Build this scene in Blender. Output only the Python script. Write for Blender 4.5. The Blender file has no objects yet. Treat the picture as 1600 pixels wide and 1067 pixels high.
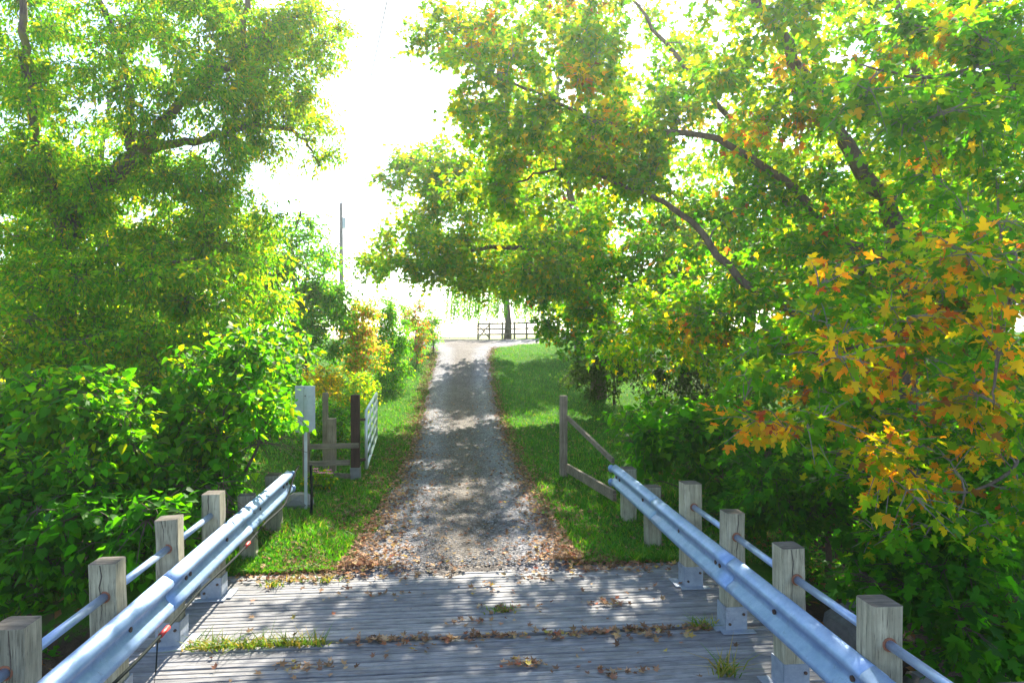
import bpy, bmesh, math
import numpy as np
from mathutils import Vector, Matrix
R = math.radians
rng = np.random.default_rng(11)
sc = bpy.context.scene
col = sc.collection

# ------------------------------------------------------------------ camera, sky, sun, exposure
YAW, PITCH, CAMZ, F = R(5.35), R(0.62), 2.5, 1067.0
cam = bpy.data.cameras.new('camera'); camo = bpy.data.objects.new('camera', cam); col.objects.link(camo)
cam.sensor_width = 36; cam.lens = 24; cam.clip_end = 3000; cam.clip_start = 0.05
camo.location = (0, 0, CAMZ); camo.rotation_euler = (R(90) - PITCH, 0, -YAW)
sc.camera = camo
SUN_AZ, SUN_EL = R(13), R(39)
SUN = np.array([math.sin(SUN_AZ)*math.cos(SUN_EL), math.cos(SUN_AZ)*math.cos(SUN_EL), math.sin(SUN_EL)])
w = bpy.data.worlds.new('World'); sc.world = w; w.use_nodes = True
nt = w.node_tree; sky = nt.nodes.new('ShaderNodeTexSky'); sky.sky_type = 'NISHITA'; sky.sun_disc = False
sky.sun_elevation = SUN_EL; sky.sun_rotation = SUN_AZ; sky.dust_density = .8; sky.air_density = 1.0
bg = nt.nodes['Background']; bg.inputs[1].default_value = 0.11
nt.links.new(sky.outputs[0], bg.inputs[0])
sl = bpy.data.lights.new('sun', 'SUN'); slo = bpy.data.objects.new('sun', sl); col.objects.link(slo)
sl.energy = 5.0; sl.angle = R(0.6); sl.color = (1.0, 0.93, 0.80)
slo.rotation_euler = Vector(SUN).to_track_quat('Z', 'Y').to_euler(); slo.location = (10, 20, 30)
vs = sc.view_settings; vs.view_transform = 'Standard'; vs.look = 'None'; vs.gamma = 1; vs.exposure = 2.0
cy = sc.cycles
cy.max_bounces = 7; cy.diffuse_bounces = 4; cy.glossy_bounces = 2; cy.transmission_bounces = 5
cy.sample_clamp_indirect = 6

FWD = np.array([math.sin(YAW)*math.cos(PITCH), math.cos(YAW)*math.cos(PITCH), -math.sin(PITCH)])
RGT = np.array([math.cos(YAW), -math.sin(YAW), 0.0]); UPV = np.cross(RGT, FWD)
def W(px, py, d):
    """photo pixel + distance along the view axis -> point in the place"""
    return np.array([0, 0, CAMZ]) + FWD*d + RGT*((px-800)/F*d) + UPV*((533.5-py)/F*d)
def nrm(v): return v/(np.linalg.norm(v, axis=-1, keepdims=True)+1e-9)
def smooth(a, b, x):
    t = np.clip((np.asarray(x, float)-a)/(b-a), 0, 1); return t*t*(3-2*t)

# ------------------------------------------------------------------ materials
def mat(name):
    m = bpy.data.materials.new(name); m.use_nodes = True
    return m, m.node_tree.nodes, m.node_tree.links, m.node_tree.nodes['Principled BSDF']
def ramp(N, stops):
    r = N.new('ShaderNodeValToRGB'); e = r.color_ramp.elements
    while len(e) < len(stops): e.new(0.5)
    for k, (p, c) in enumerate(stops): e[k].position = p; e[k].color = (*c, 1)
    return r
def noise(N, L, scale, detail=4, rough=.6, vec=None):
    n = N.new('ShaderNodeTexNoise'); n.inputs['Scale'].default_value = scale
    n.inputs['Detail'].default_value = detail; n.inputs['Roughness'].default_value = rough
    if vec is not None: L.new(vec, n.inputs['Vector'])
    return n
def mixc(N, L, a, b, fac, mode='MIX'):
    m = N.new('ShaderNodeMix'); m.data_type = 'RGBA'; m.blend_type = mode
    for s, v in ((m.inputs[6], a), (m.inputs[7], b), (m.inputs[0], fac)):
        if hasattr(v, 'is_linked') or hasattr(v, 'links'): L.new(v, s)
        elif isinstance(v, (int, float)): s.default_value = v
        else: s.default_value = (*v, 1)
    return m.outputs[2]
def coords(N, L, scale=(1,1,1), rnd=True):
    tc = N.new('ShaderNodeTexCoord'); mp = N.new('ShaderNodeMapping')
    mp.inputs['Scale'].default_value = scale
    if rnd:
        oi = N.new('ShaderNodeObjectInfo'); ml = N.new('ShaderNodeVectorMath'); ml.operation = 'MULTIPLY'
        L.new(oi.outputs['Random'], ml.inputs[0]); ml.inputs[1].default_value = (37, 53, 71)
        L.new(ml.outputs[0], mp.inputs['Location'])
    L.new(tc.outputs['Object'], mp.inputs['Vector'])
    return mp.outputs[0]
def bump(N, L, h, b, strength=.5, dist=.01):
    bp = N.new('ShaderNodeBump'); bp.inputs['Strength'].default_value = strength; bp.inputs['Distance'].default_value = dist
    L.new(h, bp.inputs['Height']); L.new(bp.outputs[0], b.inputs['Normal']); return bp

def wood(name, axis, dark, light, rough=.85, streak=(.03,.027,.024), bs=.7):
    m, N, L, b = mat(name)
    s = [22, 22, 22]; s[axis] = 1.1
    v = coords(N, L, s)
    n1 = noise(N, L, 1.6, 6, .65, v); n2 = noise(N, L, 6, 5, .7, v)
    r1 = ramp(N, [(.3, dark), (.7, light)]); L.new(n1.outputs[0], r1.inputs[0])
    r2 = ramp(N, [(.33, streak), (.45, (1,1,1))]); L.new(n2.outputs[0], r2.inputs[0])
    c = mixc(N, L, r1.outputs[0], r2.outputs[0], .68, 'MULTIPLY')
    v3 = coords(N, L, (3,3,3)); n3 = noise(N, L, 1.3, 4, .6, v3)
    r3 = ramp(N, [(.35, (.62,.6,.56)), (.65, (1.1,1.08,1.02))]); L.new(n3.outputs[0], r3.inputs[0])
    c = mixc(N, L, c, r3.outputs[0], .8, 'MULTIPLY')
    oi = N.new('ShaderNodeObjectInfo'); ro = ramp(N, [(0, (.78,.78,.8)), (1, (1.12,1.1,1.06))])
    L.new(oi.outputs['Random'], ro.inputs[0])
    c = mixc(N, L, c, ro.outputs[0], 1.0, 'MULTIPLY')
    L.new(c, b.inputs['Base Color']); b.inputs['Roughness'].default_value = rough
    b.inputs['Specular IOR Level'].default_value = .25
    ad = N.new('ShaderNodeMath'); ad.operation = 'ADD'; L.new(n1.outputs[0], ad.inputs[0]); L.new(r2.outputs[0], ad.inputs[1])
    bump(N, L, ad.outputs[0], b, bs, .004)
    return m
M = {}
M['post'] = wood('weathered_post', 2, (.24,.23,.17), (.52,.49,.37))
M['endgrain'] = wood('weathered_end_grain', 0, (.05,.045,.038), (.22,.195,.16), .95)
M['deck'] = wood('weathered_deck', 0, (.19,.19,.205), (.34,.34,.35), .7, bs=.6)
M['beam'] = wood('tarred_beam', 0, (.06,.05,.045), (.15,.13,.11))
M['brown'] = wood('brown_stained_post', 2, (.045,.025,.02), (.10,.055,.04))
M['fence'] = wood('grey_fence_board', 0, (.16,.13,.10), (.36,.30,.23))
M['fencepost'] = wood('grey_fence_post', 2, (.20,.16,.12), (.40,.33,.25))
M['pole'] = wood('pole_wood', 2, (.25,.22,.19), (.42,.38,.33))

def galv(name, c0, c1, rough=.42, metal=.55):
    m, N, L, b = mat(name)
    v = coords(N, L, (1,1,1)); n = noise(N, L, 9, 5, .65, v); n2 = noise(N, L, 60, 3, .6, v)
    r = ramp(N, [(.3, c0), (.7, c1)]); L.new(n.outputs[0], r.inputs[0])
    r2 = ramp(N, [(.60, (1,1,1)), (.74, (.35,.24,.17))]); 
    n4 = noise(N, L, 5, 6, .75, v); L.new(n4.outputs[0], r2.inputs[0])
    c = mixc(N, L, r.outputs[0], r2.outputs[0], .6, 'MULTIPLY')
    L.new(c, b.inputs['Base Color']); b.inputs['Metallic'].default_value = metal
    rr = ramp(N, [(.3, (rough-.1,)*3), (.7, (rough+.15,)*3)]); L.new(n2.outputs[0], rr.inputs[0])
    L.new(rr.outputs[0], b.inputs['Roughness']); bump(N, L, n.outputs[0], b, .15, .004)
    return m
M['galv'] = galv('sky_tinted_galvanised_steel', (.19,.30,.50), (.31,.44,.65), .42, .45)  # grey steel with the blue of the sky light put into its colour
M['pipe'] = galv('sky_tinted_galvanised_pipe', (.27,.37,.54), (.40,.50,.66), .38)  # pipe metal tinted blue as well, standing in for reflected sky
M['bracket'] = galv('galvanised_bracket', (.22,.26,.32), (.36,.40,.46), .6, .3)
M['gate'] = galv('gate_tube', (.60,.63,.64), (.75,.77,.77), .4, .4)
M['sign'] = galv('sign_back', (.50,.53,.57), (.66,.68,.72), .5, .3)
def plain(name, c, rough=.6, metal=0):
    m, N, L, b = mat(name)
    v = coords(N, L); n = noise(N, L, 14, 4, .6, v)
    r = ramp(N, [(.25, tuple(x*.7 for x in c)), (.75, tuple(min(1, x*1.2) for x in c))]); L.new(n.outputs[0], r.inputs[0])
    L.new(r.outputs[0], b.inputs['Base Color']); b.inputs['Roughness'].default_value = rough; b.inputs['Metallic'].default_value = metal
    return m
M['bolt'] = plain('rusty_bolt', (.10,.06,.045), .6, .5)
M['rust'] = plain('rust_ring', (.28,.11,.06), .85)
M['cable'] = plain('black_cable', (.010,.016,.014), .75)
M['cable'].node_tree.nodes['Principled BSDF'].inputs['Specular IOR Level'].default_value = .08
M['red'] = plain('red_tape', (.55,.03,.025), .5)
M['wire'] = plain('utility_wire', (.08,.08,.085), .5)
M['rock'] = plain('grey_rock', (.22,.21,.20), .9)

def bark(name, c0, c1, moss=None):
    m, N, L, b = mat(name)
    v = coords(N, L, (14,14,3)); n = noise(N, L, 1.2, 7, .7, v)
    r = ramp(N, [(.32, c0), (.68, c1)]); L.new(n.outputs[0], r.inputs[0]); c = r.outputs[0]
    if moss:
        v2 = coords(N, L, (1,1,1)); n2 = noise(N, L, 1.7, 4, .6, v2)
        r2 = ramp(N, [(.48, (0,0,0)), (.6, (1,1,1))]); L.new(n2.outputs[0], r2.inputs[0])
        c = mixc(N, L, c, moss, r2.outputs[0])
    L.new(c, b.inputs['Base Color']); b.inputs['Roughness'].default_value = .95
    b.inputs['Specular IOR Level'].default_value = .15
    bump(N, L, n.outputs[0], b, .9, .03)
    return m
M['bark'] = bark('maple_bark', (.085,.062,.048), (.22,.17,.135))
M['bark2'] = bark('mossy_bark', (.08,.06,.045), (.23,.18,.13), (.20,.19,.05))
M['twig'] = bark('grey_twig', (.17,.14,.12), (.36,.31,.27))
M['darktwig'] = bark('brown_twig', (.07,.05,.04), (.16,.12,.09))

def leafmat(name, trans=.60, boost=(3.0,2.3,.5), rough=.55, spec=.14):
    m, N, L, b = mat(name)
    a = N.new('ShaderNodeAttribute'); a.attribute_name = 'leafcol'
    L.new(a.outputs['Color'], b.inputs['Base Color']); b.inputs['Roughness'].default_value = rough
    b.inputs['Specular IOR Level'].default_value = spec
    t = N.new('ShaderNodeBsdfTranslucent')
    c = mixc(N, L, a.outputs['Color'], boost, 1.0, 'MULTIPLY'); L.new(c, t.inputs['Color'])
    mx = N.new('ShaderNodeMixShader'); mx.inputs[0].default_value = trans
    L.new(b.outputs[0], mx.inputs[1]); L.new(t.outputs[0], mx.inputs[2])
    L.new(mx.outputs[0], N['Material Output'].inputs['Surface'])
    return m
M['leaf'] = leafmat('leaf_tissue')
M['grass'] = leafmat('grass_blade', .4, (1.9,1.8,1.0), .5, .3)
M['litter'] = leafmat('dry_leaf', .15, (1.2,1.1,1.0), .8, .1)

# ground materials
def groundmat():
    m, N, L, b = mat('lawn_and_soil')
    v = coords(N, L, rnd=False)
    n1 = noise(N, L, .55, 5, .6, v); n2 = noise(N, L, 7, 6, .7, v); n3 = noise(N, L, 60, 4, .7, v)
    g = ramp(N, [(.3, (.03,.105,.006)), (.55, (.055,.17,.008)), (.75, (.11,.20,.02))]); L.new(n2.outputs[0], g.inputs[0])
    g2 = ramp(N, [(.35, (.75,.78,.7)), (.65, (1.15,1.1,1.0))]); L.new(n1.outputs[0], g2.inputs[0])
    gc = mixc(N, L, g.outputs[0], g2.outputs[0], 1.0, 'MULTIPLY')
    s = ramp(N, [(.35, (.035,.026,.018)), (.6, (.085,.06,.038)), (.75, (.15,.09,.05))]); L.new(n2.outputs[0], s.inputs[0])
    at = N.new('ShaderNodeAttribute'); at.attribute_name = 'soil'
    ad = N.new('ShaderNodeMath'); ad.operation = 'MULTIPLY_ADD'; L.new(n2.outputs[0], ad.inputs[0]); ad.inputs[1].default_value = 1.2
    L.new(at.outputs['Fac'], ad.inputs[2])
    rs = ramp(N, [(.85, (0,0,0)), (1.0, (1,1,1))])
    sb = N.new('ShaderNodeMath'); sb.operation = 'SUBTRACT'; L.new(ad.outputs[0], sb.inputs[0]); sb.inputs[1].default_value = .0
    L.new(sb.outputs[0], rs.inputs[0])
    c = mixc(N, L, gc, s.outputs[0], rs.outputs[0])
    af = N.new('ShaderNodeAttribute'); af.attribute_name = 'field'
    c = mixc(N, L, c, (.34,.36,.14), af.outputs['Fac'])
    L.new(c, b.inputs['Base Color']); b.inputs['Roughness'].default_value = 1; b.inputs['Specular IOR Level'].default_value = .1
    ah = N.new('ShaderNodeMath'); ah.operation = 'ADD'; L.new(n2.outputs[0], ah.inputs[0]); L.new(n3.outputs[0], ah.inputs[1])
    bump(N, L, ah.outputs[0], b, .9, .05)
    return m
def gravelmat():
    m, N, L, b = mat('gravel')
    v = coords(N, L, rnd=False)
    vo = N.new('ShaderNodeTexVoronoi'); vo.inputs['Scale'].default_value = 42; L.new(v, vo.inputs['Vector'])
    vo2 = N.new('ShaderNodeTexVoronoi'); vo2.inputs['Scale'].default_value = 17; L.new(v, vo2.inputs['Vector'])
    n = noise(N, L, 1.4, 5, .65, v); n2 = noise(N, L, 14, 5, .7, v)
    sepc = N.new('ShaderNodeSeparateColor'); L.new(vo.outputs['Color'], sepc.inputs[0])
    st = ramp(N, [(0, (.085,.085,.09)), (.5, (.16,.16,.168)), (.9, (.25,.25,.255)), (1, (.42,.41,.40))]); L.new(sepc.outputs[0], st.inputs[0])
    big = ramp(N, [(.3, (.7,.68,.66)), (.7, (1.12,1.1,1.1))]); L.new(n.outputs[0], big.inputs[0])
    c = mixc(N, L, st.outputs[0], big.outputs[0], 1.0, 'MULTIPLY')
    at = N.new('ShaderNodeAttribute'); at.attribute_name = 'lat'
    ab = N.new('ShaderNodeMath'); ab.operation = 'ABSOLUTE'; L.new(at.outputs['Fac'], ab.inputs[0])
    jit = N.new('ShaderNodeMath'); jit.operation = 'MULTIPLY_ADD'; L.new(n2.outputs[0], jit.inputs[0]); jit.inputs[1].default_value = .5
    L.new(ab.outputs[0], jit.inputs[2])
    tr = ramp(N, [(.38, (.72,.62,.50)), (.62, (1.15,1.15,1.2)), (1.0, (1.1,1.1,1.1)), (1.25, (.75,.55,.38))])
    sc_ = N.new('ShaderNodeMath'); sc_.operation = 'MULTIPLY'; sc_.inputs[1].default_value = .8; L.new(jit.outputs[0], sc_.inputs[0])
    tr.color_ramp.elements[3].position = 1.0; tr.color_ramp.elements[2].position = .85
    L.new(sc_.outputs[0], tr.inputs[0])
    c = mixc(N, L, c, tr.outputs[0], .9, 'MULTIPLY')
    L.new(c, b.inputs['Base Color']); b.inputs['Roughness'].default_value = .9; b.inputs['Specular IOR Level'].default_value = .2
    ah = N.new('ShaderNodeMath'); ah.operation = 'MULTIPLY_ADD'; L.new(vo.outputs['Distance'], ah.inputs[0]); ah.inputs[1].default_value = -1.0
    L.new(vo2.outputs['Distance'], ah.inputs[2])
    bump(N, L, ah.outputs[0], b, .8, .02)
    return m
M['ground'] = groundmat(); M['gravel'] = gravelmat()
m, N, L, b = mat('creek_water'); b.inputs['Base Color'].default_value = (.02,.025,.018,1); b.inputs['Roughness'].default_value = .08
v = coords(N, L, rnd=False); n = noise(N, L, 3, 3, .5, v); bump(N, L, n.outputs[0], b, .2, .03); M['water'] = m

# ------------------------------------------------------------------ mesh helpers
def link(o, parent=None):
    col.objects.link(o)
    if parent is not None: o.parent = parent
    return o
def np_mesh(name, verts, tris, material, colors=None, smooth_=False):
    me = bpy.data.meshes.new(name); verts = np.asarray(verts, np.float32); tris = np.asarray(tris, np.int32)
    k = tris.shape[1]
    me.vertices.add(len(verts)); me.vertices.foreach_set('co', verts.ravel())
    me.loops.add(tris.size); me.loops.foreach_set('vertex_index', tris.ravel())
    me.polygons.add(len(tris)); me.polygons.foreach_set('loop_start', np.arange(0, tris.size, k, dtype=np.int32))
    me.polygons.foreach_set('loop_total', np.full(len(tris), k, np.int32))
    if smooth_: me.polygons.foreach_set('use_smooth', np.ones(len(tris), bool))
    if colors is not None:
        a = me.attributes.new('leafcol', 'FLOAT_COLOR', 'POINT')
        c4 = np.ones((len(verts), 4), np.float32); c4[:, :3] = colors; a.data.foreach_set('color', c4.ravel())
    me.update(calc_edges=True); me.materials.append(material)
    return me
class MB:
    def __init__(s): s.v = []; s.f = []
    def add(s, v, f):
        o = len(s.v); s.v += [tuple(map(float, p)) for p in v]; s.f += [tuple(i+o for i in q) for q in f]; return s
    def box(s, a, b_):
        (x0,y0,z0), (x1,y1,z1) = a, b_
        return s.add([(x0,y0,z0),(x1,y0,z0),(x1,y1,z0),(x0,y1,z0),(x0,y0,z1),(x1,y0,z1),(x1,y1,z1),(x0,y1,z1)],
                     [(0,3,2,1),(4,5,6,7),(0,1,5,4),(1,2,6,5),(2,3,7,6),(3,0,4,7)])
    def beam(s, p, q, wx, wz, up=(0,0,1)):
        p, q = np.array(p, float), np.array(q, float); d = nrm(q-p); a = nrm(np.cross(d, up)); c = np.cross(a, d)
        vs_ = [e + a*sx*wx/2 + c*sz*wz/2 for e in (p, q) for sx, sz in ((-1,-1),(1,-1),(1,1),(-1,1))]
        return s.add(vs_, [(0,1,2,3),(7,6,5,4),(0,4,5,1),(1,5,6,2),(2,6,7,3),(3,7,4,0)])
    def tube(s, pts, rad, n=8, cap=True):
        pts = np.array(pts, float); k = len(pts); rad = np.broadcast_to(np.array(rad, float), (k,))
        T = nrm(np.gradient(pts, axis=0)); ref = np.array([.31,.22,.93]) if abs(nrm(pts[-1]-pts[0])[2]) < .8 else np.array([.95,.3,.05])
        A = nrm(np.cross(ref, T)); B = np.cross(T, A); th = np.arange(n)*2*math.pi/n
        V = pts[:,None] + rad[:,None,None]*(np.cos(th)[None,:,None]*A[:,None] + np.sin(th)[None,:,None]*B[:,None])
        f = [(i*n+j, i*n+(j+1) % n, (i+1)*n+(j+1) % n, (i+1)*n+j) for i in range(k-1) for j in range(n)]
        if cap: f += [tuple(range(n-1, -1, -1)), tuple((k-1)*n+j for j in range(n))]
        return s.add(V.reshape(-1, 3), f)
    def build(s, name, m, parent=None, smooth_=False, bevel=0):
        me = bpy.data.meshes.new(name); me.from_pydata(s.v, [], s.f); me.update(); me.materials.append(M[m])
        if bevel:
            bm = bmesh.new(); bm.from_mesh(me)
            bmesh.ops.bevel(bm, geom=bm.edges[:], offset=bevel, segments=1, affect='EDGES'); bm.to_mesh(me); bm.free()
        if smooth_:
            for p in me.polygons: p.use_smooth = True
        return link(bpy.data.objects.new(name, me), parent)
def tag(o, label=None, cat=None, group=None, kind=None):
    for k, v_ in (('label', label), ('category', cat), ('group', group), ('kind', kind)):
        if v_: o[k] = v_
    return o
def empty(name, loc, label, cat, group=None):
    o = bpy.data.objects.new(name, None); col.objects.link(o); o.location = loc; o.empty_display_size = .1
    return tag(o, label, cat, group)
def adopt(o, root):      # parent without moving
    o.parent = root; o.location = Vector(o.location) - Vector(root.location); return o

# ------------------------------------------------------------------ terrain
_py = np.arange(-60, 700, .5)
_pz = np.interp(_py, [-60,14,18,21,24,28,32,35,39,44,60,120,700], [0,0,.12,.36,.75,1.25,1.72,1.98,2.10,2.12,2.12,1.9,.5])
_k = np.hanning(9); _k /= _k.sum(); _pz = np.convolve(np.pad(_pz, 4, mode='edge'), _k, 'valid')
def gz(x, y):
    x = np.asarray(x, float); y = np.asarray(y, float)
    z = np.interp(y, _py, _pz)
    z = z + .05*np.sin(x*.7+1)*np.sin(y*.5)*smooth(3, 6, np.abs(x-.3)) + .03*np.sin(x*1.9+y*1.3)*smooth(2.5, 4, np.abs(x-.3))
    z = z - 1.1*smooth(3.0, 6.5, x)*(1-smooth(9, 17, y)) - .9*smooth(3.0, 6.0, -x)*(1-smooth(9, 14, y))
    z = z + .5*smooth(4, 14, x)*smooth(16, 24, y)
    yb = 7.35 + .25*np.sin(x*.9)*smooth(2.6, 4, np.abs(x))
    r = 1-smooth(yb-3.0, yb, y)
    r2 = smooth(-7, -4, y)
    rr = np.minimum(r, r2)
    return z*(1-rr) + (-2.7+.12*np.sin(x*1.3)*np.sin(y*1.7))*rr
def lane_c(y): return np.interp(y, [6,12,24,32,40], [.17,.26,.44,.74,.85])
def lane_l(y): return lane_c(y) - np.interp(y, [6,9,14,22,30,33,35.5,44], [1.45,1.25,1.12,1.18,1.22,1.5,3.2,5.0])
def lane_r(y): return lane_c(y) + np.interp(y, [6,9,14,22,30,33,35.5,44], [1.30,1.22,1.12,1.18,1.22,1.5,4.0,8.0])
def axis(lo, a, b_, hi, fine, g=1.35):
    mid = list(np.arange(a, b_+1e-6, fine)); s = fine; up_ = []; dn = []
    p = b_
    while p < hi: s *= g; p += s; up_.append(p)
    s = fine; p = a
    while p > lo: s *= g; p -= s; dn.append(p)
    return np.array(dn[::-1] + mid + up_)
gx = axis(-500, -11, 13, 500, .3); gy = axis(-120, -8, 46, 650, .3)
X, Y = np.meshgrid(gx, gy); Z = gz(X, Y)
nv = len(gx); ii = np.arange(len(gy)-1)[:,None]*nv + np.arange(nv-1)[None]
quads = np.stack([ii, ii+1, ii+nv+1, ii+nv], -1).reshape(-1, 4)
me = np_mesh('ground', np.stack([X, Y, Z], -1).reshape(-1, 3), quads, M['ground'], smooth_=True)
soil = np.clip((1-smooth(-.5, -.08, Z))*1.2 + .55*(smooth(5, 8, X)+smooth(4.5, 7, -X))*(1-smooth(26, 34, Y)), 0, 1)*(1-smooth(40, 60, Y)) * .55
a = me.attributes.new('soil', 'FLOAT', 'POINT'); a.data.foreach_set('value', soil.ravel().astype(np.float32))
a = me.attributes.new('field', 'FLOAT', 'POINT'); a.data.foreach_set('value', smooth(45, 55, Y).ravel().astype(np.float32))
tag(link(bpy.data.objects.new('ground', me)), kind='structure')

ly = np.concatenate([[7.08, 7.2, 7.32], np.arange(7.5, 44, .3)]); lu = np.linspace(-1, 1, 15)
LX = np.where(lu[None] < 0, lane_c(ly)[:,None] + lu[None]*(lane_c(ly)-lane_l(ly))[:,None], lane_c(ly)[:,None] + lu[None]*(lane_r(ly)-lane_c(ly))[:,None])
LX = LX + (np.abs(lu)[None] > .9)*((.09*np.sin(ly*2.3)+.07*np.sin(ly*5.1))[:,None])
LY = np.repeat(ly[:,None], 15, 1)
LZ = np.maximum(gz(LX, LY), -.03) + (.035 + .012*np.cos(lu*math.pi*3))[None] - .06*(np.abs(lu)[None] > .99)
LY[0] += .05*np.sin(lu*9)+.03*np.sin(lu*23+1); LZ[0] = -.012; LZ[1] = .010; LZ[2] = np.minimum(LZ[2], .022)
nv = 15; ii = np.arange(len(ly)-1)[:,None]*nv + np.arange(nv-1)[None]
me = np_mesh('gravel_lane', np.stack([LX, LY, LZ], -1).reshape(-1, 3), np.stack([ii, ii+1, ii+nv+1, ii+nv], -1).reshape(-1, 4), M['gravel'], smooth_=True)
a = me.attributes.new('lat', 'FLOAT', 'POINT'); a.data.foreach_set('value', np.repeat(lu[None], len(ly), 0).ravel().astype(np.float32))
tag(link(bpy.data.objects.new('gravel_lane', me)), kind='structure')
mb = MB(); mb.add([(-60,-4,-2.62),(60,-4,-2.62),(60,3.6,-2.62),(-60,3.6,-2.62)], [(0,1,2,3)])
tag(mb.build('creek', 'water'), kind='structure')

# ------------------------------------------------------------------ bridge deck
XL, XR = -2.23, 2.42      # lines of the two rows of posts
bridge = empty('timber_bridge', (0.15, 7.2, 0), 'grey weathered timber bridge deck of narrow planks laid across', 'bridge')
PITCHP = .066
pl = []
for k in range(6):
    bw = PITCHP - .0035 - .001*(k % 3); n = 9; th = .09; xs = np.linspace(XL-.32, XR+.32, n) ; vv = []
    lr = np.random.default_rng(100+k)
    for i, x in enumerate(xs):
        jy = lr.normal(0, .0012, 2); jz = lr.normal(0, .0016)
        dx = lr.normal(0, .03) if i in (0, n-1) else 0
        c = .006
        vv += [(x+dx-.13, jy[0]-bw/2, -th), (x+dx-.13, jy[0]-bw/2, jz-c), (x+dx-.13, jy[0]-bw/2+c, jz), (x+dx-.13, jy[1]+bw/2-c, jz), (x+dx-.13, jy[1]+bw/2, jz-c), (x+dx-.13, jy[1]+bw/2, -th)]
    f = [(i*6+j, (i+1)*6+j, (i+1)*6+j+1, i*6+j+1) for i in range(n-1) for j in range(5)]
    f += [(0,1,2,3,4,5), tuple((n-1)*6+j for j in (5,4,3,2,1,0))]
    me = bpy.data.meshes.new('plank'); me.from_pydata(vv, [], [tuple(reversed(q)) for q in f]); me.update(); me.materials.append(M['deck']); pl.append(me)
y = 7.16; k = 0; JOINTS = (5.62,)
while y > -2.6:
    if any(abs(y-j) < PITCHP*.55 for j in JOINTS): y -= .07; continue
    o = bpy.data.objects.new('plank', pl[int(rng.integers(6))]); link(o, bridge)
    o.location = (0.0, y-7.2, -.004+rng.normal(0, .0035)); o.rotation_euler = (rng.normal(0, .02), 0, rng.normal(0, .0008))
    y -= PITCHP; k += 1
for x in (-2.0, -.9, .25, 1.4, 2.45):
    MB().box((x-.12-.15, -10, -.50), (x+.12-.15, -.25, -.105)).build('girder', 'beam', bridge)
MB().box((-3.0, 0.0, -.9), (3.1, .07, -.002)).build('abutment_beam', 'deck', bridge)

# ------------------------------------------------------------------ guardrails
def post_mesh(h, s, seed, z0=-.12):
    lr = np.random.default_rng(seed); bm = bmesh.new()
    nz = 7; zs = np.linspace(z0, h, nz); rings = []
    for i, z in enumerate(zs):
        c = .012; q = s/2
        P = [(-q+c,-q),(q-c,-q),(q,-q+c),(q,q-c),(q-c,q),(-q+c,q),(-q,q-c),(-q,-q+c)]
        tilt = (lr.normal(0, .012), lr.normal(0, .008)) if i == nz-1 else (0, 0)
        rings.append([bm.verts.new((x+lr.normal(0, .0018), yy+lr.normal(0, .0018), z+x*tilt[0]*10*.3+yy*tilt[1]*10*.3)) for x, yy in P])
    for a_, b_ in zip(rings[:-1], rings[1:]):
        for j in range(8): bm.faces.new((a_[j], a_[(j+1) % 8], b_[(j+1) % 8], b_[j]))
    ctr = bm.verts.new((0, 0, h+.006))
    for j in range(8): bm.faces.new((rings[-1][j], rings[-1][(j+1) % 8], ctr)).material_index = 1
    # a drying check split into the front face
    cx = lr.uniform(-.03, .03); d = .004
    zt, zb = h-.004, h-lr.uniform(.25, .45)
    me = bpy.data.meshes.new('post'); bm.normal_update(); bm.to_mesh(me); bm.free(); me.materials.append(M['post']); me.materials.append(M['endgrain'])
    return me, (cx, zt, zb)
def wprofile(sgn):
    pts = [(0,-.155),(.022,-.150),(.075,-.115),(.083,-.095),(.075,-.070),(.022,-.028),(.014,0),(.022,.028),(.075,.070),(.083,.095),(.075,.115),(.022,.150),(0,.155)]
    return [(sgn*(x), z) for x, z in pts]
def wbeam(y0, y1, xb, zc, sgn, parent, bend=0):
    pr = wprofile(sgn); n = len(pr); ys = np.linspace(y0, y1, 9); v = []
    for i, y in enumerate(ys):
        for t in (0, .004):
            v += [(xb + x - sgn*t + .004*math.sin(y*1.7), y, zc + z) for x, z in pr]
    m2 = 2*n; f = []
    for i in range(len(ys)-1):
        a_, b_ = i*m2, (i+1)*m2
        for j in range(n-1):
            f += [(a_+j, a_+j+1, b_+j+1, b_+j), (a_+n+j, b_+n+j, b_+n+j+1, a_+n+j+1)]
        f += [(a_, b_, b_+n, a_+n), (a_+n-1, a_+2*n-1, b_+2*n-1, b_+n-1)]
    e = (len(ys)-1)*m2
    for j in range(n-1): f += [(j, n+j, n+j+1, j+1), (e+j, e+j+1, e+n+j+1, e+n+j)]
    return MB().add(v, f).build('w_beam', 'galv', parent, smooth_=True)
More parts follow.
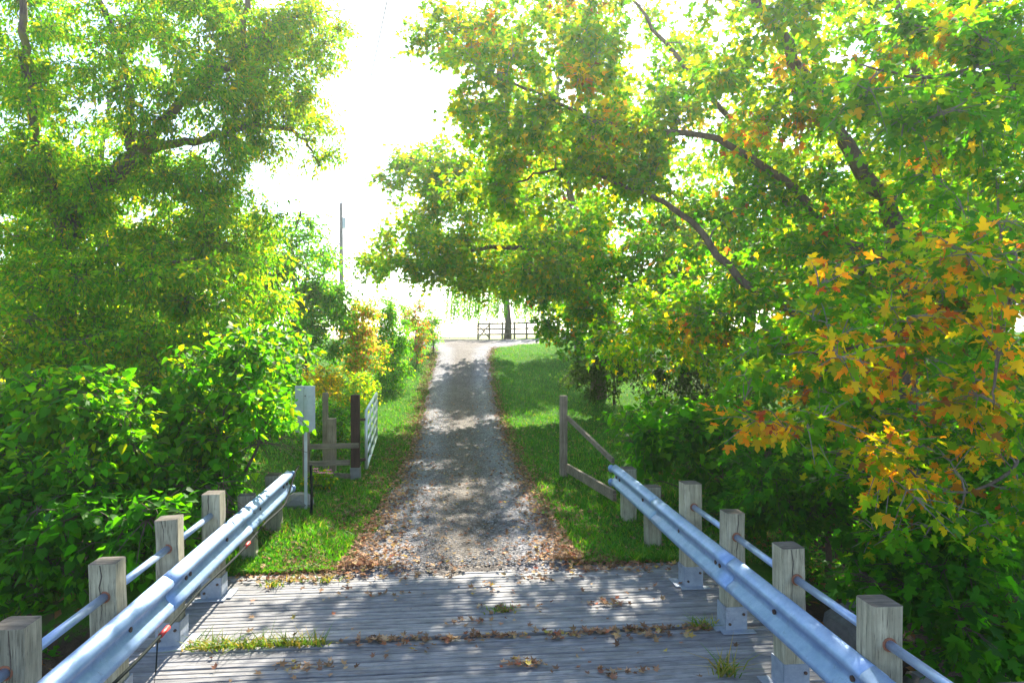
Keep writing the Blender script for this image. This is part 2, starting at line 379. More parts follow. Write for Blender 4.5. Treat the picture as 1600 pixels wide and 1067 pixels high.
def guardrail(side, root):
    x = XL if side < 0 else XR; sgn = -side; y00 = 6.74 if side < 0 else 6.62     # beam bulges towards the road
    ys = [y00 - 1.0*i for i in range(10)] ; lr = np.random.default_rng(5+side)
    rx, ry, rz = root.location
    xf = x + sgn*.100
    for i, y in enumerate(ys):
        h = 1.0 + lr.normal(0, .012)
        me, (cx, zt, zb) = post_mesh(h, .168+lr.normal(0, .006), 240+i+100*side)
        o = link(bpy.data.objects.new('post', me), root); o.location = (x-rx, y-ry, 0); o.rotation_euler = (lr.normal(0, .008), lr.normal(0, .008), lr.normal(0, .03))
        crk = MB(); p = [(cx+lr.normal(0, .006), -.097, z) for z in np.linspace(zt, zb, 6)]; 
        crk.tube([(a_, -.0835, c) for a_, b_, c in p], [.0035,.004,.0035,.003,.002,.001], 5); 
        c_ = crk.build('drying_crack', 'beam', o)
        br = MB(); q = .092
        br.box((-q, -q, 0.002), (q, -q+.008, .20)); br.box((sgn*q-.004, -q+.009, 0.002), (sgn*q+.004, q, .20))
        br.box((-q-.05, -q-.07, .003), (q+.05, -q-.002, .012)); br.box((sgn*(q+.006) if sgn > 0 else sgn*(q+.09), -q+.001, .003), (sgn*(q+.09) if sgn > 0 else sgn*(q+.006), q+.05, .012))
        b_ = br.build('post_bracket', 'bracket', root); b_.location = o.location
        for bx, bz in ((-.06, .06), (.06, .14)): MB().tube([(bx, -q-.012, bz), (bx, -q+.002, bz)], .012, 6).build('bracket_bolt', 'bolt', b_)
        ring = MB().tube([(0, -.0905, .79), (0, -.083, .79)], .040, 12).build('rust_ring', 'rust', root); ring.location = o.location
    for i in range(9):    # pipe lengths between neighbouring posts
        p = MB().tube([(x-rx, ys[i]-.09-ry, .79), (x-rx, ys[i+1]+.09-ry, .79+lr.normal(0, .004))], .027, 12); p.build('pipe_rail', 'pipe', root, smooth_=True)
    for y, s_ in ((7.9, .17), (9.0, .18)):          # shorter posts that carry the beam beyond the deck
        g = float(gz(x, y)); me, _ = post_mesh(.70, s_, int(500+y*10+side), g-.5)
        o = link(bpy.data.objects.new('end_post', me), root); o.location = (x-rx, y-ry, 0); o.rotation_euler = (.01, lr.normal(0, .02), lr.normal(0, .05))
    zc = .535; st = 9.3; i = 0
    while st > -2.4:
        b_ = wbeam(st-1.93-.12, st, xf + sgn*(.004*(i % 2)), zc, sgn, root); b_.location = (-rx, -ry, 0)
        st -= 1.93; i += 1
    for y in [9.18, 9.0, 7.9] + ys:
        for dy in (-.03, .06) if y in ys[1::2] else (0,):
            bo = MB().tube([(xf+sgn*.016-rx, y+dy-ry, zc), (xf+sgn*.030-rx, y+dy-ry, zc)], .018, 8).build('beam_bolt', 'bolt', root)
    for zz in (-.095, .095):   # flared end terminal
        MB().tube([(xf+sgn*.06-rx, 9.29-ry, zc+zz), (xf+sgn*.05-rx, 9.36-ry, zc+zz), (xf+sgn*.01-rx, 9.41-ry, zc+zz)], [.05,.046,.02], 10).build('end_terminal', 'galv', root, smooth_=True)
gl = empty('guardrail', (XL, 6.78, 0), 'sunlit guardrail with black cable strapped below it, beside the leafy shrubs', 'guardrail', 'guardrails along the bridge')
gr = empty('guardrail', (XR, 6.78, 0), 'shaded bluish guardrail below the orange leaved maple branches', 'guardrail', 'guardrails along the bridge')
guardrail(-1, gl); guardrail(1, gr)
# cable along the left beam
cb = empty('black_cable', (XL+.2, 9.5, .4), 'black cable with red ties running under the sunlit guardrail', 'cable')
xc = XL+.10+.06
pts = []
for y in np.linspace(9.55, -2.4, 60): pts.append((xc+.035+.008*math.sin(y*3)-cb.location[0], y-9.5, .385-.02*abs(math.sin(y*1.6))+(.32*smooth(8.6, 9.5, y))-.4))
MB().tube(pts, .012, 8).build('cable_run', 'cable', cb, smooth_=True)
for yy in (5.05, 7.2):
    i = int(np.argmin([abs(p[1]+9.5-yy) for p in pts])); p = np.array(pts[i]); q = np.array(pts[i+1]); d = nrm(q-p)
    MB().tube([p-d*.07, p+d*.07], .018, 10).build('red_tie', 'red', cb, smooth_=True)
dr = [(xc+.05, 4.95, .37), (xc+.06, 4.9, .2), (xc+.05, 4.88, .06), (xc-.02, 4.86, .018), (xc-.14, 4.80, .016), (xc-.26, 4.72, .016)]
MB().tube([(a_-cb.location[0], b_-9.5, c-.4) for a_, b_, c in dr], .005, 6).build('loose_wire', 'cable', cb)

# ------------------------------------------------------------------ gate, fence posts, sign
def at_ground(px, d):
    p = W(px, 533, d); return np.array([p[0], p[1], float(gz(p[0], p[1]))])
def sqpost(name, base, h, s, m, parent, s2=None):
    s2 = s2 or s
    o = MB().box((-s/2, -s2/2, -.25), (s/2, s2/2, h)).build(name, m, parent, bevel=.006)
    o.location = base - np.array(parent.location) if parent is not None else base
    return o
bp = at_ground(555, 11.8)
t = empty('gate_post', bp, 'dark brown square gate post beside the open metal gate', 'post')
sqpost('post_shaft', bp, 1.45, .145, 'brown', t); 
o = MB().box((-.085, -.085, -.05), (.085, .085, .20)).build('concrete_foot', 'rock', t, bevel=.01)
# open tube gate
g0 = bp + np.array([.17, .12, .16]); g1 = at_ground(588, 15.6) + np.array([0, 0, .10])
gt = empty('tube_gate', g0, 'open galvanised tube gate swung back along the grass verge', 'gate')
dv = g1-g0; up = np.array([0, 0, 1.0]); GH = 1.0
for k in range(6):
    z = GH*(k/5)**.9
    MB().tube([up*z, dv+up*z], .022 if k not in (0, 5) else .026, 8).build('gate_bar', 'gate', gt, smooth_=True)
for s_ in (0, .33, .66, 1):
    MB().tube([dv*s_, dv*s_+up*GH], .026 if s_ in (0, 1) else .017, 8).build('gate_upright', 'gate', gt, smooth_=True)
for z in (.15, .85): MB().beam(up*z+np.array([-.17,-.1,0]), up*z, .03, .05).build('hinge', 'bolt', gt)
# left rail fence
p1 = at_ground(518, 11.9); p2 = at_ground(508, 12.6); p3 = at_ground(478, 11.7)
ft = empty('rail_fence', p1, 'short grey plank fence between brown gate post and sign', 'fence')
sqpost('fence_post', p1, 1.03, .14, 'fencepost', ft); sqpost('fence_post', p2, 1.42, .09, 'fencepost', ft, .12); sqpost('fence_post', p3, .95, .11, 'fencepost', ft)
for z in (.56, .27, .03):
    a_ = np.array([p3[0], p3[1]-.09, z+.02]) if z > .1 else np.array([p1[0], p1[1]-.09, z+.03]); b_ = np.array([bp[0]+(.07 if z > .5 else -.08), bp[1]-.1, z+.03])
    MB().beam(a_-p1, b_-p1, .035, .09).build('fence_rail', 'fence', ft, bevel=.004)
# sign seen from behind
sp = at_ground(477, 9.75)
st_ = empty('road_sign', sp, 'grey back of a narrow sign on a steel post at guardrail end', 'sign')
MB().box((-.02, -.012, -.3), (.02, .012, 1.72)).build('sign_post', 'sign', st_)
o = MB().box((-.15, .016, 1.10), (.13, .022, 1.76)).build('sign_panel', 'sign', st_); 
MB().box((-.028, .0135, 1.12), (-.018, .0155, 1.74)).build('panel_seam', 'bolt', st_)
MB().box((.022, -.03, 1.12), (.115, -.024, 1.72)).build('sign_panel', 'sign', st_)
for z in (1.2, 1.62): MB().tube([(0, -.03, z), (0, -.011, z)], .009, 6).build('sign_bolt', 'bolt', st_)
bl = at_ground(485, 9.3); tb = tag(MB().tube([bl+np.array([0,0,-.2]), bl+np.array([.01,0,.35]), bl+np.array([0,0,.72])], [.02,.018,.018], 8).build('steel_stake', 'cable'), 'thin black steel stake at the end of the sunlit guardrail', 'stake')
# right gate post and rails
rp = at_ground(880.5, 12.0)
t = empty('wooden_fence', rp, 'tall grey gate post with two rails running to the guardrail', 'fence')
sqpost('fence_post', rp, 1.42, .125, 'fencepost', t)
e1 = np.array([XR-.1, 9.35, .66]); 
MB().beam(np.array([.05, -.09, 1.05]), e1-rp+np.array([.0,.1,.05]), .045, .075).build('fence_rail', 'fence', t, bevel=.004)
MB().beam(np.array([.06, -.1, .16]), e1-rp+np.array([0,0,-.42]), .05, .15).build('fence_rail', 'fence', t, bevel=.004)

# ------------------------------------------------------------------ far gate, far fence, pole
def zat(p, h=0): return np.array([p[0], p[1], float(gz(p[0], p[1]))+h])
fa, fb = zat(W(688, 525, 46)), zat(W(746, 525, 46))
t = empty('field_gate', fa, 'pale tube gate across the end of the lane', 'gate'); dv = fb-fa
for k in range(6): MB().tube([up*(.12+.2*k), dv+up*(.12+.2*k)], .022, 6).build('gate_bar', 'gate', t)
for s_ in (0, .25, .5, .75, 1): MB().tube([dv*s_+up*.08, dv*s_+up*1.14], .022, 6).build('gate_upright', 'gate', t)
ff = zat(W(840, 525, 45))
t = empty('field_fence', fb, 'brown rail fence with crossed brace beyond the lane', 'fence'); dv = ff-fb
for s_ in (0.01, .2, .42, .62, .82, 1):
    o = MB().box((-.06, -.06, -.2), (.06, .06, 1.15)).build('fence_post', 'fencepost', t); o.location = dv*s_
for z in (.35, .7, 1.05): MB().beam(dv*.01+up*z+np.array([0,-.085,0]), dv+up*z+np.array([0,-.085,0]), .04, .10).build('fence_rail', 'fence', t)
MB().beam(dv*.01+up*.1+np.array([0,-.14,0]), dv*.2+up*1.0+np.array([0,-.14,0]), .04, .08).build('cross_brace', 'fence', t)
MB().beam(dv*.01+up*1.0+np.array([0,-.19,0]), dv*.2+up*.1+np.array([0,-.19,0]), .04, .08).build('cross_brace', 'fence', t)
pt = W(533, 318, 36); pb = zat(pt)
t = empty('utility_pole', pb, 'slender pale utility pole behind the left trees', 'utility pole')
H_ = pt[2]-pb[2]
MB().tube([(0,0,-.5), (0,0,H_*.5), (0,0,H_)], [.12,.105,.085], 10).build('pole_shaft', 'pole', t, smooth_=True)
MB().tube([(.14,0,H_-1.3), (.14,0,H_-.75)], .10, 10).build('transformer', 'sign', t)
MB().tube([(0,0,H_), (0,0,H_+.14)], [.03,.045], 8).build('insulator', 'rock', t)
q = W(605, 0, 12.0); p0 = pt+np.array([0,0,.1]); dd = q-p0; pts = [p0+dd*s_+np.array([0,0,-.5*4*s_*(1-s_)*.5 if s_ < 1 else 0]) for s_ in np.linspace(0, 1.35, 20)]
tag(MB().tube(pts, .012, 5).build('overhead_wire', 'wire'), 'thin overhead wire crossing the bright sky gap', 'wire')

# ------------------------------------------------------------------ foliage engine
def fan(right, zf=.16, curl=.12):
    """leaf outline (right half, base to tip) -> verts, tris; folded along the midrib and curled"""
    ctr = (0, right[-1][1]*.38); P = list(right) + [(-x, y_) for x, y_ in right[-2:0:-1]]
    V = np.array([ctr] + P, float); z = zf*np.abs(V[:,0]) - curl*V[:,1]**2 ; V3 = np.c_[V, z]
    n = len(P); return V3, np.array([(0, 1+i, 1+(i+1) % n) for i in range(n)])
T_maple = fan([(0,0),(.36,.0),(.27,.20),(.56,.52),(.37,.56),(.17,.49),(.23,.76),(0,1.05)])
T_maple2 = fan([(0,0),(.34,.0),(.24,.24),(.54,.52),(.18,.50),(0,1.02)])
T_heart = fan([(0,.04),(.24,-.06),(.42,.24),(.26,.66),(0,1.05)])
T_oval = fan([(0,0),(.24,.28),(.22,.6),(0,1.0)], .2, .15)
T_star = fan([(0,0),(.50,.42),(.17,.50),(0,1.0)])
T_rhomb = (np.array([(0,0,0),(.30,.45,.06),(0,1,-.1),(-.30,.45,.06)]), np.array([(0,1,2),(0,2,3)]))
T_slim = (np.array([(0,0,0),(.21,.42,.05),(0,1,-.12),(-.21,.42,.05)]), np.array([(0,1,2),(0,2,3)]))
def leaf_mesh_arrays(T, pos, d, n0, size):
    V, F_ = T; t = nrm(d); n = nrm(n0-(n0*t).sum(1, keepdims=True)*t); s = np.cross(t, n)
    out = pos[:,None] + size[:,None,None]*(V[None,:,0,None]*s[:,None] + V[None,:,1,None]*t[:,None] + V[None,:,2,None]*n[:,None])
    k = len(V); tri = (F_[None] + (np.arange(len(pos))*k)[:,None,None]).reshape(-1, 3)
    return out.reshape(-1, 3), tri, k
def tubes_batch(P, Rd, sides):
    N_, k, _ = P.shape; T = nrm(np.gradient(P, axis=1)); D = nrm(P[:,-1]-P[:,0])
    ref = np.where(np.abs(D[:,2:3]) < .8, np.array([[.31,.22,.93]]), np.array([[.95,.3,.05]]))
    A = nrm(np.cross(np.broadcast_to(ref[:,None], T.shape), T)); B = np.cross(T, A); th = np.arange(sides)*2*math.pi/sides
    V = P[:,:,None] + Rd[:,:,None,None]*(np.cos(th)[:,None]*A[:,:,None] + np.sin(th)[:,None]*B[:,:,None])
    j = np.arange(sides); q = np.stack([j, (j+1) % sides, sides+(j+1) % sides, sides+j], -1)
    F_ = (q[None,None] + (np.arange(k-1)*sides)[None,:,None,None] + (np.arange(N_)*k*sides)[:,None,None,None]).reshape(-1, 4)
    return V.reshape(-1, 3), F_
def bez(a_, m_, b_, k):
    t = np.linspace(0, 1, k)[:,None]; return (1-t)**2*a_ + 2*t*(1-t)*m_ + t*t*b_
def spline(pts, k):
    pts = np.array(pts, float); n = len(pts); t = np.linspace(0, n-1, k); out = []
    P = np.vstack([2*pts[0]-pts[1], pts, 2*pts[-1]-pts[-2]])
    for u in t:
        i = min(int(u), n-2); f = u-i; p0_, p1_, p2_, p3_ = P[i], P[i+1], P[i+2], P[i+3]
        out.append(.5*((2*p1_)+(-p0_+p2_)*f+(2*p0_-5*p1_+4*p2_-p3_)*f*f+(-p0_+3*p1_-3*p2_+p3_)*f**3))
    return np.array(out)
G1, G2, G3 = (.036,.190,.003), (.070,.255,.004), (.130,.285,.005)
YG, YL, OR, RD, BR = (.24,.32,.006), (.46,.36,.010), (.50,.22,.012), (.28,.07,.025), (.20,.10,.04)
PAL = {
 'maple': [(G1,.30),(G2,.34),(G3,.2),(YG,.10),(YL,.03),(OR,.02),(RD,.01)],
 'maple_turning': [(G1,.10),(G2,.28),(G3,.34),(YG,.24),(YL,.04)],
 'maple_autumn': [(G2,.08),(G3,.16),(YG,.18),(YL,.31),(OR,.20),(RD,.03),(BR,.04)],
 'maple_near': [(G1,.26),(G2,.40),(G3,.22),(YG,.09),(YL,.03)],
 'green': [(G1,.4),(G2,.4),(G3,.15),(YG,.05)],
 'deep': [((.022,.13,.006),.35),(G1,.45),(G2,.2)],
 'willow': [(G1,.12),(G2,.33),(G3,.35),(YG,.17),(YL,.03)],
 'light': [(G2,.28),(G3,.42),(YG,.26),(YL,.04)],
 'fire': [(G2,.16),(G3,.24),(YG,.22),((.40,.30,.06),.14),((.38,.19,.07),.14),((.32,.12,.07),.10)],
 'red': [(G2,.32),(G3,.3),((.26,.08,.05),.2),((.34,.17,.07),.1),(BR,.08)],
 'gold': [(G3,.25),(YG,.35),(YL,.4)],
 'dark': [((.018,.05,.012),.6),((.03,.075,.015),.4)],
}
def pick(pal, n, r):
    cs = np.array([c for c, _ in PAL[pal]]); p = np.array([q for _, q in PAL[pal]]); p = p/p.sum()
    c = cs[r.choice(len(cs), n, p=p)] * r.uniform(.72, 1.3, (n, 1)) * r.uniform(.9, 1.1, (n, 3)); return c
STATS = []
def plant(name, label, cat, base, limbs, vols, seed, bark_='bark', twig='twig', parts=0, group=None, trunk_sides=10):
    """limbs: list of (points, r0, r1); first is the trunk. vols: dict(c=(px,py,d), r=(px,py,m), n, rad, leaves, size, T, pal, twigs, droop, floor)"""
    r = np.random.default_rng(seed); base = np.array(base, float)
    root = empty(name, base, label, cat, group)
    nodes = []; nrad = []
    for i, (pts, r0, r1) in enumerate(limbs):
        k = max(8, 5*len(pts)); P = spline(pts, k); P[1:-1] += r.normal(0, min(.05, r0*.25), (k-2, 3)); tt = np.linspace(0, 1, k)
        rad = r0+(r1-r0)*tt**.8
        if i == 0: rad[:2] *= np.array([1.35, 1.1])
        MB().tube(P-base, rad, trunk_sides if r0 > .06 else 6).build('trunk' if i == 0 else 'limb', bark_, root, smooth_=True)
        s0 = 0 if len(limbs) > 1 and i > 0 else int(k*.4)
        nodes += list(P[s0:]); nrad += list(rad[s0:])
    BP, BR_, TP, TR_ = [], [], [], []; LV = {}
    for v_ in vols:
        c, rr, n = v_['c'], v_['r'], v_['n']; rad = v_['rad']; tw = v_.get('twigs', 10); size = v_['size']; droop = v_.get('droop', .5)
        q = nrm(r.normal(size=(n, 3)))*(r.uniform(.15, 1, (n, 1))**.45)
        C = np.array([W(c[0]+a_*rr[0], c[1]+b_*rr[1], c[2]+e*rr[2]) for a_, b_, e in q])
        C = C[C[:,2] > gz(C[:,0], C[:,1])+v_.get('floor', .25)]
        nd = np.array(nodes); C = C[np.argsort([np.min(((nd-x)**2).sum(1)) for x in C])]
        for x in C:
            nd = np.array(nodes); dist = np.sqrt(((nd-x)**2).sum(1)) + .5*np.maximum(0, nd[:,2]-x[2])
            j = int(np.argmin(dist)); a_ = nd[j]; ln = np.linalg.norm(x-a_)
            if ln < .05: a_ = a_+np.array([0,0,-.1]); ln = .15
            mid = (a_+x)/2 + np.array([0, 0, .14*ln]) + r.normal(0, .10*ln, 3)
            P = bez(a_, mid, x, 7); P[1:-1] += r.normal(0, .012+.012*ln, (5, 3))
            r0 = min(nrad[j]*.75, .006+.011*ln); BP.append(P); BR_.append(np.linspace(r0, .004, 7))
            nodes += list(P[2:]); nrad += list(np.linspace(r0, .004, 7)[2:])
            cr = rad*r.uniform(.7, 1.25)
            k0 = r.uniform(.35, 1, tw); st = P[np.minimum((k0*6).astype(int), 6)]
            en = x + nrm(r.normal(size=(tw, 3)))*cr*(r.uniform(.35, 1, (tw, 1)))*np.array([1, 1, .75]); en[:,2] -= .1*cr
            md = (st+en)/2 + np.array([0, 0, .12*cr]) + r.normal(0, .06*cr, (tw, 3))
            t4 = np.linspace(0, 1, 5)[None,:,None]
            tp = (1-t4)**2*st[:,None] + 2*t4*(1-t4)*md[:,None] + t4**2*en[:,None]
            TP.append(tp[:, ::2]); TR_.append(np.broadcast_to(np.linspace(.0045, .0018, 3)*(1.5 if v_.get('near') else 1), (tw, 3)))
            nl = v_['leaves']; per = max(1, nl//tw)
            u = r.uniform(.25, 1.02, (tw, per)); iu = np.clip((u*4).astype(int), 0, 3); fu = u*4-iu
            ar = np.arange(tw)[:,None]; lp = tp[ar, iu]*(1-fu[...,None]) + tp[ar, iu+1]*fu[...,None]
            tdir = nrm(en-st)[:,None] + 0*lp
            lp = lp.reshape(-1, 3); tdir = tdir.reshape(-1, 3); m_ = len(lp)
            side = r.normal(size=(m_, 3)); d = nrm(tdir*.5 + nrm(side)*.9) ; d[:,2] -= droop; d = nrm(d)
            lp = lp + d*size*r.uniform(.2, .8, (m_, 1)) + r.normal(0, size*.35, (m_, 3))
            n0 = np.array([0, 0, 1.0]) + r.normal(0, .55, (m_, 3)) + .25*SUN
            sz = size*r.uniform(.6, 1.25, m_); cl = pick('maple_autumn' if r.uniform() < v_.get('aut', 0) else v_['pal'], m_, r)*r.uniform(.85, 1.15)
            key = (v_['T'], v_.get('near', False)); LV.setdefault(key, []).append((lp, d, n0, sz, cl))
    wv, wf = tubes_batch(np.array(BP), np.array(BR_), 5); tv_, tf = tubes_batch(np.concatenate(TP), np.concatenate(TR_), 3)
    me = np_mesh('branches', np.vstack([wv, tv_])-base, np.vstack([wf, tf+len(wv)]), M[twig], smooth_=True)
    o = link(bpy.data.objects.new('branches', me), root); o['kind'] = 'stuff'
    AV, AF, AC = [], [], []; off = 0; cand = []
    for (Tn, near), L_ in LV.items():
        lp, d, n0, sz, cl = [np.concatenate([e[i] for e in L_]) for i in range(5)]
        keep = (lp[:,2] > gz(lp[:,0], lp[:,1])+.03) & ~((lp[:,0] > XL-.22) & (lp[:,0] < XR+.2) & (lp[:,1] < 9.8) & (lp[:,2] < 1.3))
        rel = lp-np.array([0,0,CAMZ]); keep &= (rel@FWD > 1.9)|(np.abs(lp[:,0]) > 4)
        lp, d, n0, sz, cl = lp[keep], d[keep], n0[keep], sz[keep], cl[keep]
        if near and parts:
            rel = lp-np.array([0,0,CAMZ]); dep = rel@FWD; uu = rel@RGT/dep*F+800; vv = 533.5-rel@UPV/dep*F
            vis = (dep > .5)&(uu > 5)&(uu < 1595)&(vv > 5)&(vv < 1062)
            idx = np.where(vis)[0]; idx = idx[np.argsort(dep[idx]/sz[idx])][:parts]
            cand.append((Tn, lp[idx], d[idx], n0[idx], sz[idx], cl[idx]))
            msk = np.ones(len(lp), bool); msk[idx] = False; lp, d, n0, sz, cl = lp[msk], d[msk], n0[msk], sz[msk], cl[msk]
        V, F_, k = leaf_mesh_arrays(TEM[Tn], lp-base, d, n0, sz); AV.append(V); AF.append(F_+off); AC.append(np.repeat(cl, k, 0)); off += len(V)
    me = np_mesh('crown', np.vstack(AV), np.vstack(AF), M['leaf'], np.vstack(AC))
    o = link(bpy.data.objects.new('crown', me), root); o['kind'] = 'stuff'
    STATS.append((name, off, len(me.polygons)))
    for Tn, lp, d, n0, sz, cl in cand:      # the leaves that show largest, one object each
        nvv = 40; V, F_ = TEM[Tn]; ms = []
        pick_i = r.choice(len(lp), min(nvv, len(lp)), replace=False)
        for i in pick_i:
            z = V.copy(); z[:,2] += .10*np.sin(V[:,0]*7+i)*.5 + r.normal(0, .015, len(V))
            ms.append((np_mesh('leaf', z, F_, M['leaf'], np.repeat(cl[i][None], len(V), 0)), cl[i]))
        cc = np.array([c for _, c in ms])
        for i in range(len(lp)):
            j = int(np.argmin(((cc-cl[i])**2).sum(1)))
            t = nrm(d[i]); n = nrm(n0[i]-(n0[i]@t)*t); s = np.cross(t, n)
            o = bpy.data.objects.new('leaf', ms[j][0]); link(o, root)
            mx = Matrix(((s[0]*sz[i], t[0]*sz[i], n[0]*sz[i], lp[i][0]-base[0]), (s[1]*sz[i], t[1]*sz[i], n[1]*sz[i], lp[i][1]-base[1]), (s[2]*sz[i], t[2]*sz[i], n[2]*sz[i], lp[i][2]-base[2]), (0,0,0,1)))
            o.matrix_local = mx
    return root
TEM = {'maple': T_maple, 'maple2': T_maple2, 'heart': T_heart, 'oval': T_oval, 'rhomb': T_rhomb, 'star': T_star, 'slim': T_slim}
def V_(c, r, n, rad, leaves, size, T, pal, **k): return dict(c=c, r=r, n=n, rad=rad, leaves=leaves, size=size, T=T, pal=pal, **k)

# --- the big maple on the right
bA = at_ground(1432, 11.3)
plant('maple_tree', 'large spreading maple with turning orange and yellow leaves hanging over the shaded guardrail', 'tree', bA, [
  ([bA+(0,0,-.3), W(1425,640,11.2), W(1410,480,11.1), W(1395,345,11), W(1330,235,10.8), W(1240,90,10.6), W(1150,-70,10.3)], .26, .06),
  ([W(1415,470,11.1), W(1462,330,11.3), W(1445,180,11.5), W(1405,20,11.6), W(1385,-130,11.6)], .12, .04),
  ([W(1412,500,11.1), W(1290,350,11), W(1200,262,10.8), W(1100,212,10.8), W(960,200,10.7), W(850,150,10.8), W(740,110,11)], .095, .015),
  ([W(1418,560,11.1), W(1190,462,10.6), W(1085,352,11), W(1000,300,11.5), W(880,265,12), W(790,290,12.5)], .085, .015),
  ([W(1400,420,11.1), W(1250,335,11.4), W(1180,240,11.9), W(1060,90,12.4), W(960,-30,12.8)], .10, .025),
  ([W(1420,520,11.1), W(1520,455,8.8), W(1570,400,7.0), W(1588,420,5.9), W(1560,560,5.3), W(1552,640,5.15)], .05, .005),
  ([W(1560,405,7.2), W(1480,470,6.3), W(1400,520,5.8), W(1310,548,5.5), W(1215,552,5.4)], .035, .004),
  ([W(1420,600,11.1), W(1560,640,8), W(1590,720,6.5), W(1500,770,6.0), W(1390,720,5.8), W(1260,700,5.8)], .03, .004),
  ([W(1465,330,11.3), W(1560,200,8.9), W(1560,110,7.4), W(1440,120,6.6), W(1330,100,6.5)], .06, .006),
 ], [
  V_((1260,110,12.3), (400,220,3.2), 135, .75, 190, .13, 'star', 'maple_turning', aut=.08),
  V_((860,130,11.9), (180,180,2.4), 78, .7, 150, .125, 'star', 'maple_turning', aut=.08),
  V_((690,50,12.2), (60,60,1.0), 16, .55, 110, .10, 'star', 'maple_turning', aut=.08),
  V_((880,280,12.2), (190,80,2.0), 42, .7, 150, .125, 'star', 'maple_turning', aut=.08),
  V_((1280,420,11.2), (320,160,2.6), 78, .75, 190, .13, 'star', 'maple', aut=.05),
  V_((1040,520,11.5), (140,80,1.6), 26, .6, 150, .11, 'star', 'maple_turning', aut=.08),
  V_((1380,600,6.4), (240,200,1.3), 56, .42, 84, .092, 'maple', 'maple_near', near=True, aut=.44, twigs=8),
  V_((1520,470,5.6), (110,150,.8), 18, .38, 64, .092, 'maple', 'maple_near', near=True, aut=.44, twigs=7),
  V_((1480,130,7.2), (190,190,1.4), 44, .5, 100, .098, 'maple', 'maple_near', near=True, twigs=8, aut=.16),
  V_((1480,800,6.2), (150,60,.8), 18, .40, 64, .09, 'maple', 'maple_near', near=True, aut=.44, twigs=7),
 ], 21, parts=75)

# --- maple farther up the lane, arching over it
bB = at_ground(938, 22)
plant('maple_tree', 'yellow green maple arching over the far end of the lane', 'tree', bB, [
  ([bB+(0,0,-.3), W(935,500,22), W(928,440,22), W(905,350,21.6), W(880,230,21.2), W(870,100,21)], .26, .05),
  ([W(930,450,22), W(860,400,21.2), W(780,385,20.5), W(700,395,20.3), W(620,400,20.5)], .13, .02),
  ([W(920,400,22), W(820,320,20.8), W(720,265,20.4), W(630,245,20.4)], .12, .02),
  ([W(926,430,22), W(1000,370,21), W(1080,330,20.5)], .13, .03),
 ], [
  V_((800,390,20.6), (180,75,3), 60, .95, 170, .17, 'star', 'light'),
  V_((650,375,20.6), (85,70,1.5), 30, .7, 130, .165, 'star', 'light'),
  V_((660,270,20.4), (80,50,1.2), 22, .65, 110, .165, 'star', 'light'),
  V_((740,290,20.6), (120,60,2.2), 28, .85, 150, .165, 'star', 'light'),
  V_((960,400,20.5), (170,110,3), 46, .95, 180, .17, 'star', 'maple'),
  V_((850,200,21), (170,110,3.0), 32, 1.0, 160, .17, 'star', 'light'),
  V_((800,428,20.4), (110,36,1.6), 22, .7, 130, .165, 'star', 'light'),
  V_((590,415,20.6), (40,30,1.0), 6, .6, 110, .165, 'star', 'light'),
  V_((900,500,20), (80,55,1.6), 26, .7, 130, .165, 'star', 'maple'),
 ], 22)
# --- trees behind the big maple
for (px, d, sd, lab, pal) in ((1180, 19, 31, 'sunlit yellow green maple standing directly behind the big maple', 'light'), (1560, 17, 32, 'green maple at the right edge behind the big maple trunk', 'light'), (1390, 24, 33, 'pale sunlit maple farthest back between the big maple limbs', 'light')):
    b0 = at_ground(px, d)
    plant('maple_tree', lab, 'tree', b0, [
      ([b0+(0,0,-.3), W(px-5,520,d), W(px-20,380,d), W(px-30,280,d), W(px-50,190,d)], .22, .06),
      ([W(px-15,430,d), W(px-110,320,d-.6), W(px-190,250,d-1)], .11, .02),
      ([W(px-18,400,d), W(px+90,280,d+.5), W(px+150,220,d+.8)], .11, .02),
    ], [V_((px,340,d), (230,150,2.6), 70, 1.25, 170, .20, 'rhomb', pal), V_((px-10,480,d-.5), (230,140,2.5), 60, 1.15, 170, .19, 'rhomb', 'maple')], sd)

b0 = at_ground(905, 33)
plant('maple_tree', 'hazy maple on the rise beyond the arching one', 'tree', b0, [
  ([b0+(0,0,-.3), W(903,470,33), W(895,390,33), W(880,300,33)], .22, .06), ([W(900,430,33), W(830,360,32.6), W(770,320,32)], .1, .03)],
  [V_((850,335,33), (115,105,3.4), 90, 1.3, 150, .24, 'rhomb', 'light'), V_((915,470,32), (60,60,2), 26, 1.0, 150, .22, 'rhomb', 'maple')], 34)
# --- right understory
b0 = at_ground(1297, 8.3)
plant('maple_sapling', 'deep green young maple low beside the shaded guardrail', 'tree', b0, [
  ([b0+(0,0,-.2), W(1297,960,8.3), W(1296,850,8.2), W(1300,740,7.8), W(1340,640,7.6)], .06, .02),
  ([W(1297,800,8.1), W(1400,830,7.0), W(1500,880,6.2)], .025, .006)], [
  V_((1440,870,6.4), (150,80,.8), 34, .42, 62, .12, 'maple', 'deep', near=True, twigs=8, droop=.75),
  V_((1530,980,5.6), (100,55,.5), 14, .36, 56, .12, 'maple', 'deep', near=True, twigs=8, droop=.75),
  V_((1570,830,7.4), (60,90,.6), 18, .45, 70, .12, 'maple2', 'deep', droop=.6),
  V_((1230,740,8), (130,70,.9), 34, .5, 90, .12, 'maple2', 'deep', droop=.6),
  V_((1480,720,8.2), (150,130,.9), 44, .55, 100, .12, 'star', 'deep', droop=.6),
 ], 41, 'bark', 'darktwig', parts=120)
b0 = at_ground(1120, 10.2)
